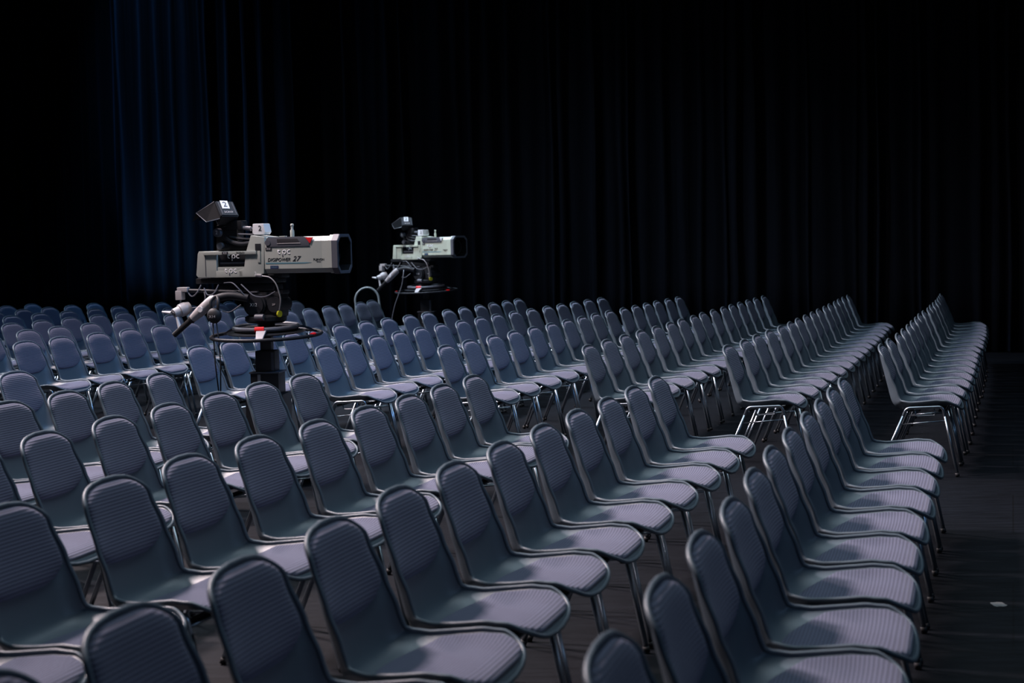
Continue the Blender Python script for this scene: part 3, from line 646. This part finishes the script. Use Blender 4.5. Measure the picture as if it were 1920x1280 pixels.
    bm = bmesh.new(); tube(bm, [(.0, -.115, 1.355), (.045, -.128, 1.352)], .011, 10); cp = P('cable_plug', bm, M_silver); lettering('2', .034, M_white, cp, (.0, -.130, 1.366))
    bm = bmesh.new(); box(bm, (.10, 0, 1.352), (.10, .12, .03), .006); P('lens_support', bm, M_black)
    # electronic viewfinder on its arm
    vf = empty('viewfinder', (0, 0, 0), 0, t)
    bm = bmesh.new(); box(bm, (-.18, 0, 1.540), (.25, .12, .05), .012); P('viewfinder_slide', bm, M_black, vf)
    bm = bmesh.new(); tube(bm, rounded([(-.05, -.06, 1.565), (-.12, -.08, 1.555), (-.20, -.07, 1.575), (-.24, -.05, 1.60)], .04, 5), .014, 10); tube(bm, rounded([(-.05, -.045, 1.585), (-.13, -.07, 1.590), (-.21, -.06, 1.605)], .04, 5), .010, 10); P('cable_bundle', bm, M_blackp, vf)
    bm = bmesh.new(); box(bm, (-.215, -.01, 1.625), (.12, .10, .10), .02); box(bm, (-.175, -.02, 1.68), (.11, .09, .06), .012); P('viewfinder_mount', bm, M_black, vf)
    bm = bmesh.new(); box(bm, (-.29, -.02, 1.60), (.05, .06, .17), .014); P('viewfinder_arm', bm, M_black, vf)
    bm = bmesh.new(); tube(bm, [(-.15, -.04, 1.665), (-.06, -.05, 1.655)], .012, 10, radii=[.012, .016]); tube(bm, [(-.06, -.05, 1.655), (-.01, -.04, 1.648)], .007, 8); tube(bm, [(-.15, -.06, 1.622), (-.04, -.06, 1.617)], .006, 8); P('viewfinder_cable', bm, M_dkgrey, vf)
    for (x, z) in ((-.285, 1.635), (-.30, 1.755)):
        bm = bmesh.new(); cyl(bm, (x, -.095, z), (x, -.040, z), .027, 24); k_ = P('tilt_knob', bm, M_dkgrey, vf); lettering('2', .034, M_white, k_, (x, -.0965, z))
    bm = bmesh.new(); cyl(bm, (-.27, -.09, 1.548), (-.27, -.05, 1.548), .022, 20); P('lock_knob', bm, M_dkgrey, vf)
    # tilted monitor head: axes written as (right, away, up) in the hall, turned into the camera's own frame
    def loc(v):
        c, s = math.cos(VY), math.sin(VY); return Vector((v[0]*c-v[1]*s, v[0]*s+v[1]*c, v[2]))
    VY = .305
    a = loc((.104, .070, -.004)); b = loc((.050, -.068, -.098)); n = a.cross(b).normalized()
    if n.z < 0: n = -n
    o0 = Vector((-.285, -.10, 1.842))
    bm = bmesh.new()
    top = [o0, o0+a, o0+a+b, o0+b]; mid = [p-n*.075 for p in top]; cc = sum(top, Vector())/4
    bot = [(p-cc)*.75+cc-n*.115 for p in top]
    V = [[bm.verts.new(p) for p in q] for q in (top, mid, bot)]
    bm.faces.new(V[0]); bm.faces.new(V[2][::-1])
    for A, B in zip(V, V[1:]):
        for k in range(4): bm.faces.new((A[k], A[(k+1) % 4], B[(k+1) % 4], B[k]))
    bmesh.ops.bevel(bm, geom=bm.edges[:], offset=.006, segments=2, affect='EDGES'); mon = P('monitor', bm, M_blackp, vf)
    # raised frame strips on the top plate
    bm = bmesh.new()
    for u, v0, v1 in ((.12, .12, .9), (.88, .12, .9)):
        tube(bm, [o0+a*u+b*v0+n*.001, o0+a*u+b*v1+n*.001], .0022, 6)
    P('edge_trim', bm, M_dkgrey, mon)
    ea, eb = a.normalized(), b.normalized(); Rm = Matrix((ea, -eb, n)).transposed()
    Rm = Matrix((ea, n.cross(ea), n)).transposed().to_4x4()
    bm = bmesh.new(); box(bm, (0, 0, 0), (.052, .068, .002)); lab = fin('number_label', bm, M_white, mon, False)
    lab.matrix_local = Matrix.Translation(o0+a*.44+b*.27+n*.0015) @ Rm
    l2 = lettering('2', .060, M_ink, lab, (0, 0, .0016), (0, 0, 0)); l3 = lettering('SONY', .024, M_greyp, mon, (0, 0, 0), (0, 0, 0)); l3.matrix_local = Matrix.Translation(o0+a*.50+b*.76+n*.0012) @ Rm
    # hood hanging open at the rear of the monitor
    h = [o0+a*-.02+n*-.01, o0+b+n*-.03, o0+b+loc((-.095, -.02, -.040)), o0+loc((-.125, .0, -.078))]
    for k, (p, q, r_, s_) in enumerate(((h[0], h[1], h[2], h[3]),)):
        bm = bmesh.new(); f = bm.faces.new([bm.verts.new(x) for x in (p, q, r_, s_)]); bmesh.ops.solidify(bm, geom=[f], thickness=.004); P('monitor_hood', bm, M_cloth, vf)
    h2 = [h[0], h[3], h[3]-n*.085, h[0]-n*.075]
    bm = bmesh.new(); f = bm.faces.new([bm.verts.new(x) for x in h2]); bmesh.ops.solidify(bm, geom=[f], thickness=.004); P('monitor_hood', bm, M_cloth, vf)
    bm = bmesh.new(); tube(bm, [h[0], h[3], h[2], h[1]], .0032, 6); P('hood_edge', bm, M_dkgrey, vf)
    tag(t, label, 'television camera', 'television cameras on pedestals')
    return t
P1 = (-.1541*10.35, 10.35); P2 = (-.0530*18.5, 18.5)
make_pedestal(P1[0], P1[1], .305, 'black telescopic pedestal with steering ring among the seats, carrying the larger, nearer camera', 2)
make_camera(P1[0], P1[1], .305, 0, M_beige, M_beige, M_red, 'larger, nearer grey-beige box-lens television camera with red corner flash and white logo')
make_pedestal(P2[0], P2[1], .62, 'distant black pedestal with red-marked steering ring near the curtain, carrying the smaller-looking camera')
make_camera(P2[0], P2[1], .74, -.015, M_green, M_green, M_white, 'farther pale green-grey television camera standing before the black curtain')
# black earphone pouch hanging under the near camera's pan bar, with its doubled lead
c, s = math.cos(.305), math.sin(.305)
def w1(x, y, z): return Vector((P1[0]+x*c+y*s, P1[1]-x*s+y*c, z))
hs = empty('hanging_headset', w1(-.245, -.24, 0)); 
def hl(x, y, z): return w1(x, y, z)-Vector(hs.location)
bm = bmesh.new(); bmesh.ops.create_icosphere(bm, subdivisions=3, radius=.047); bmesh.ops.scale(bm, vec=(1, .7, 1.08), verts=bm.verts[:]); bmesh.ops.translate(bm, vec=hl(-.245, -.24, 1.105), verts=bm.verts[:])
ec = fin('ear_cup', bm, M_rubber, hs)
bm = bmesh.new(); tube(bm, rounded([hl(-.265, -.24, 1.10), hl(-.275, -.235, 1.20), hl(-.245, -.20, 1.235), hl(-.215, -.235, 1.20), hl(-.225, -.24, 1.10)], .04, 5), .010, 8); fin('headband', bm, M_rubber, hs)
for dx in (-.012, .012):
    bm = bmesh.new(); tube(bm, [hl(-.245+dx, -.24, 1.07), hl(-.238+dx*1.5, -.24, .95), hl(-.232+dx*1.6, -.24, .80), hl(-.226+dx*.5, -.24, .60)], .0045, 6); fin('lead', bm, M_rubber, hs)
lt = lettering('X14', .024, M_greyp, ec, hl(-.245, -.24, 1.10)+Vector((-.008, -.037, 0)), (math.pi/2, 0, 0))
tag(hs, 'black headset with round ear cup and dangling lead hanging from the near camera pan bar', 'headset')
# lead falling from the far camera to the floor
bm = bmesh.new(); q = [(-.27, 18.3, 1.23), (-.33, 18.3, 1.10)]
X0 = P2[0]
tube(bm, rounded([(X0-.24, 18.30, 1.22), (X0-.26, 18.27, 1.05), (X0-.36, 18.25, .80), (X0-.42, 18.25, .5), (X0-.44, 18.25, .01)], .1, 5), .006, 6)
tag(fin('camera_cable', bm, M_dkgrey), 'thin dark cable falling to the floor beside the farther television camera', 'cable')
# bright steel hoop standing behind the seats
bm = bmesh.new(); d = 20.65; hx = (691-960)/2988.3*d; R = .160
pts = [(-R+.01, 0, .0), (-R+.005, 0, .74)]+[(R*math.cos(a)*(1 if math.cos(a) < 0 else .92), 0, .79+.165*math.sin(a)) for a in [math.pi*(1-k/20) for k in range(21)]]+[(R*1.02, 0, .66), (R*1.06, 0, .0)]
tube(bm, [Vector((hx, d, 0))+Vector(p) for p in pts], .0135, 12)
hp = fin('steel_hoop', bm, mat('pale_steel', (.75, .78, .80), .35, .3)); tag(hp, 'pale steel tube hoop standing behind the seats, left of the farther camera', 'hoop')
# worn patch of grey tape on the bare floor at the right
def on_floor(px, py, z=0.):
    ro, pi_ = -.02385, .06521; du, dv = px-960, py-640; x = math.cos(ro)*du+math.sin(ro)*dv; y = -math.sin(ro)*du+math.cos(ro)*dv
    f = 2988.3; Yd = f*math.cos(pi_)-y*math.sin(pi_); Zd = -f*math.sin(pi_)-y*math.cos(pi_); k = (z-HORIZ)/Zd; return Vector((x*k, Yd*k, z))
g = on_floor(1873, 1133)
bm = bmesh.new(); rnd = random.Random(3); pl = []
for k in range(14):
    a = 2*math.pi*k/14; r = (abs(math.cos(a))**5+abs(math.sin(a))**5)**(-1/5); pl.append(bm.verts.new((g.x+.027*r*math.cos(a)*(1+rnd.uniform(-.15, .15)), g.y+.040*r*math.sin(a)*(1+rnd.uniform(-.15, .15)), .0004)))
f_ = bm.faces.new(pl); r_ = bmesh.ops.extrude_face_region(bm, geom=[f_]); bmesh.ops.translate(bm, vec=(0, 0, .0008), verts=[v for v in r_['geom'] if isinstance(v, bmesh.types.BMVert)])
tag(fin('tape_patch', bm, mat('grey_tape', (.16, .16, .16), .7, noise=.6, nscale=60), smooth=False), 'small worn grey tape patch on the black floor, lower right', 'tape')
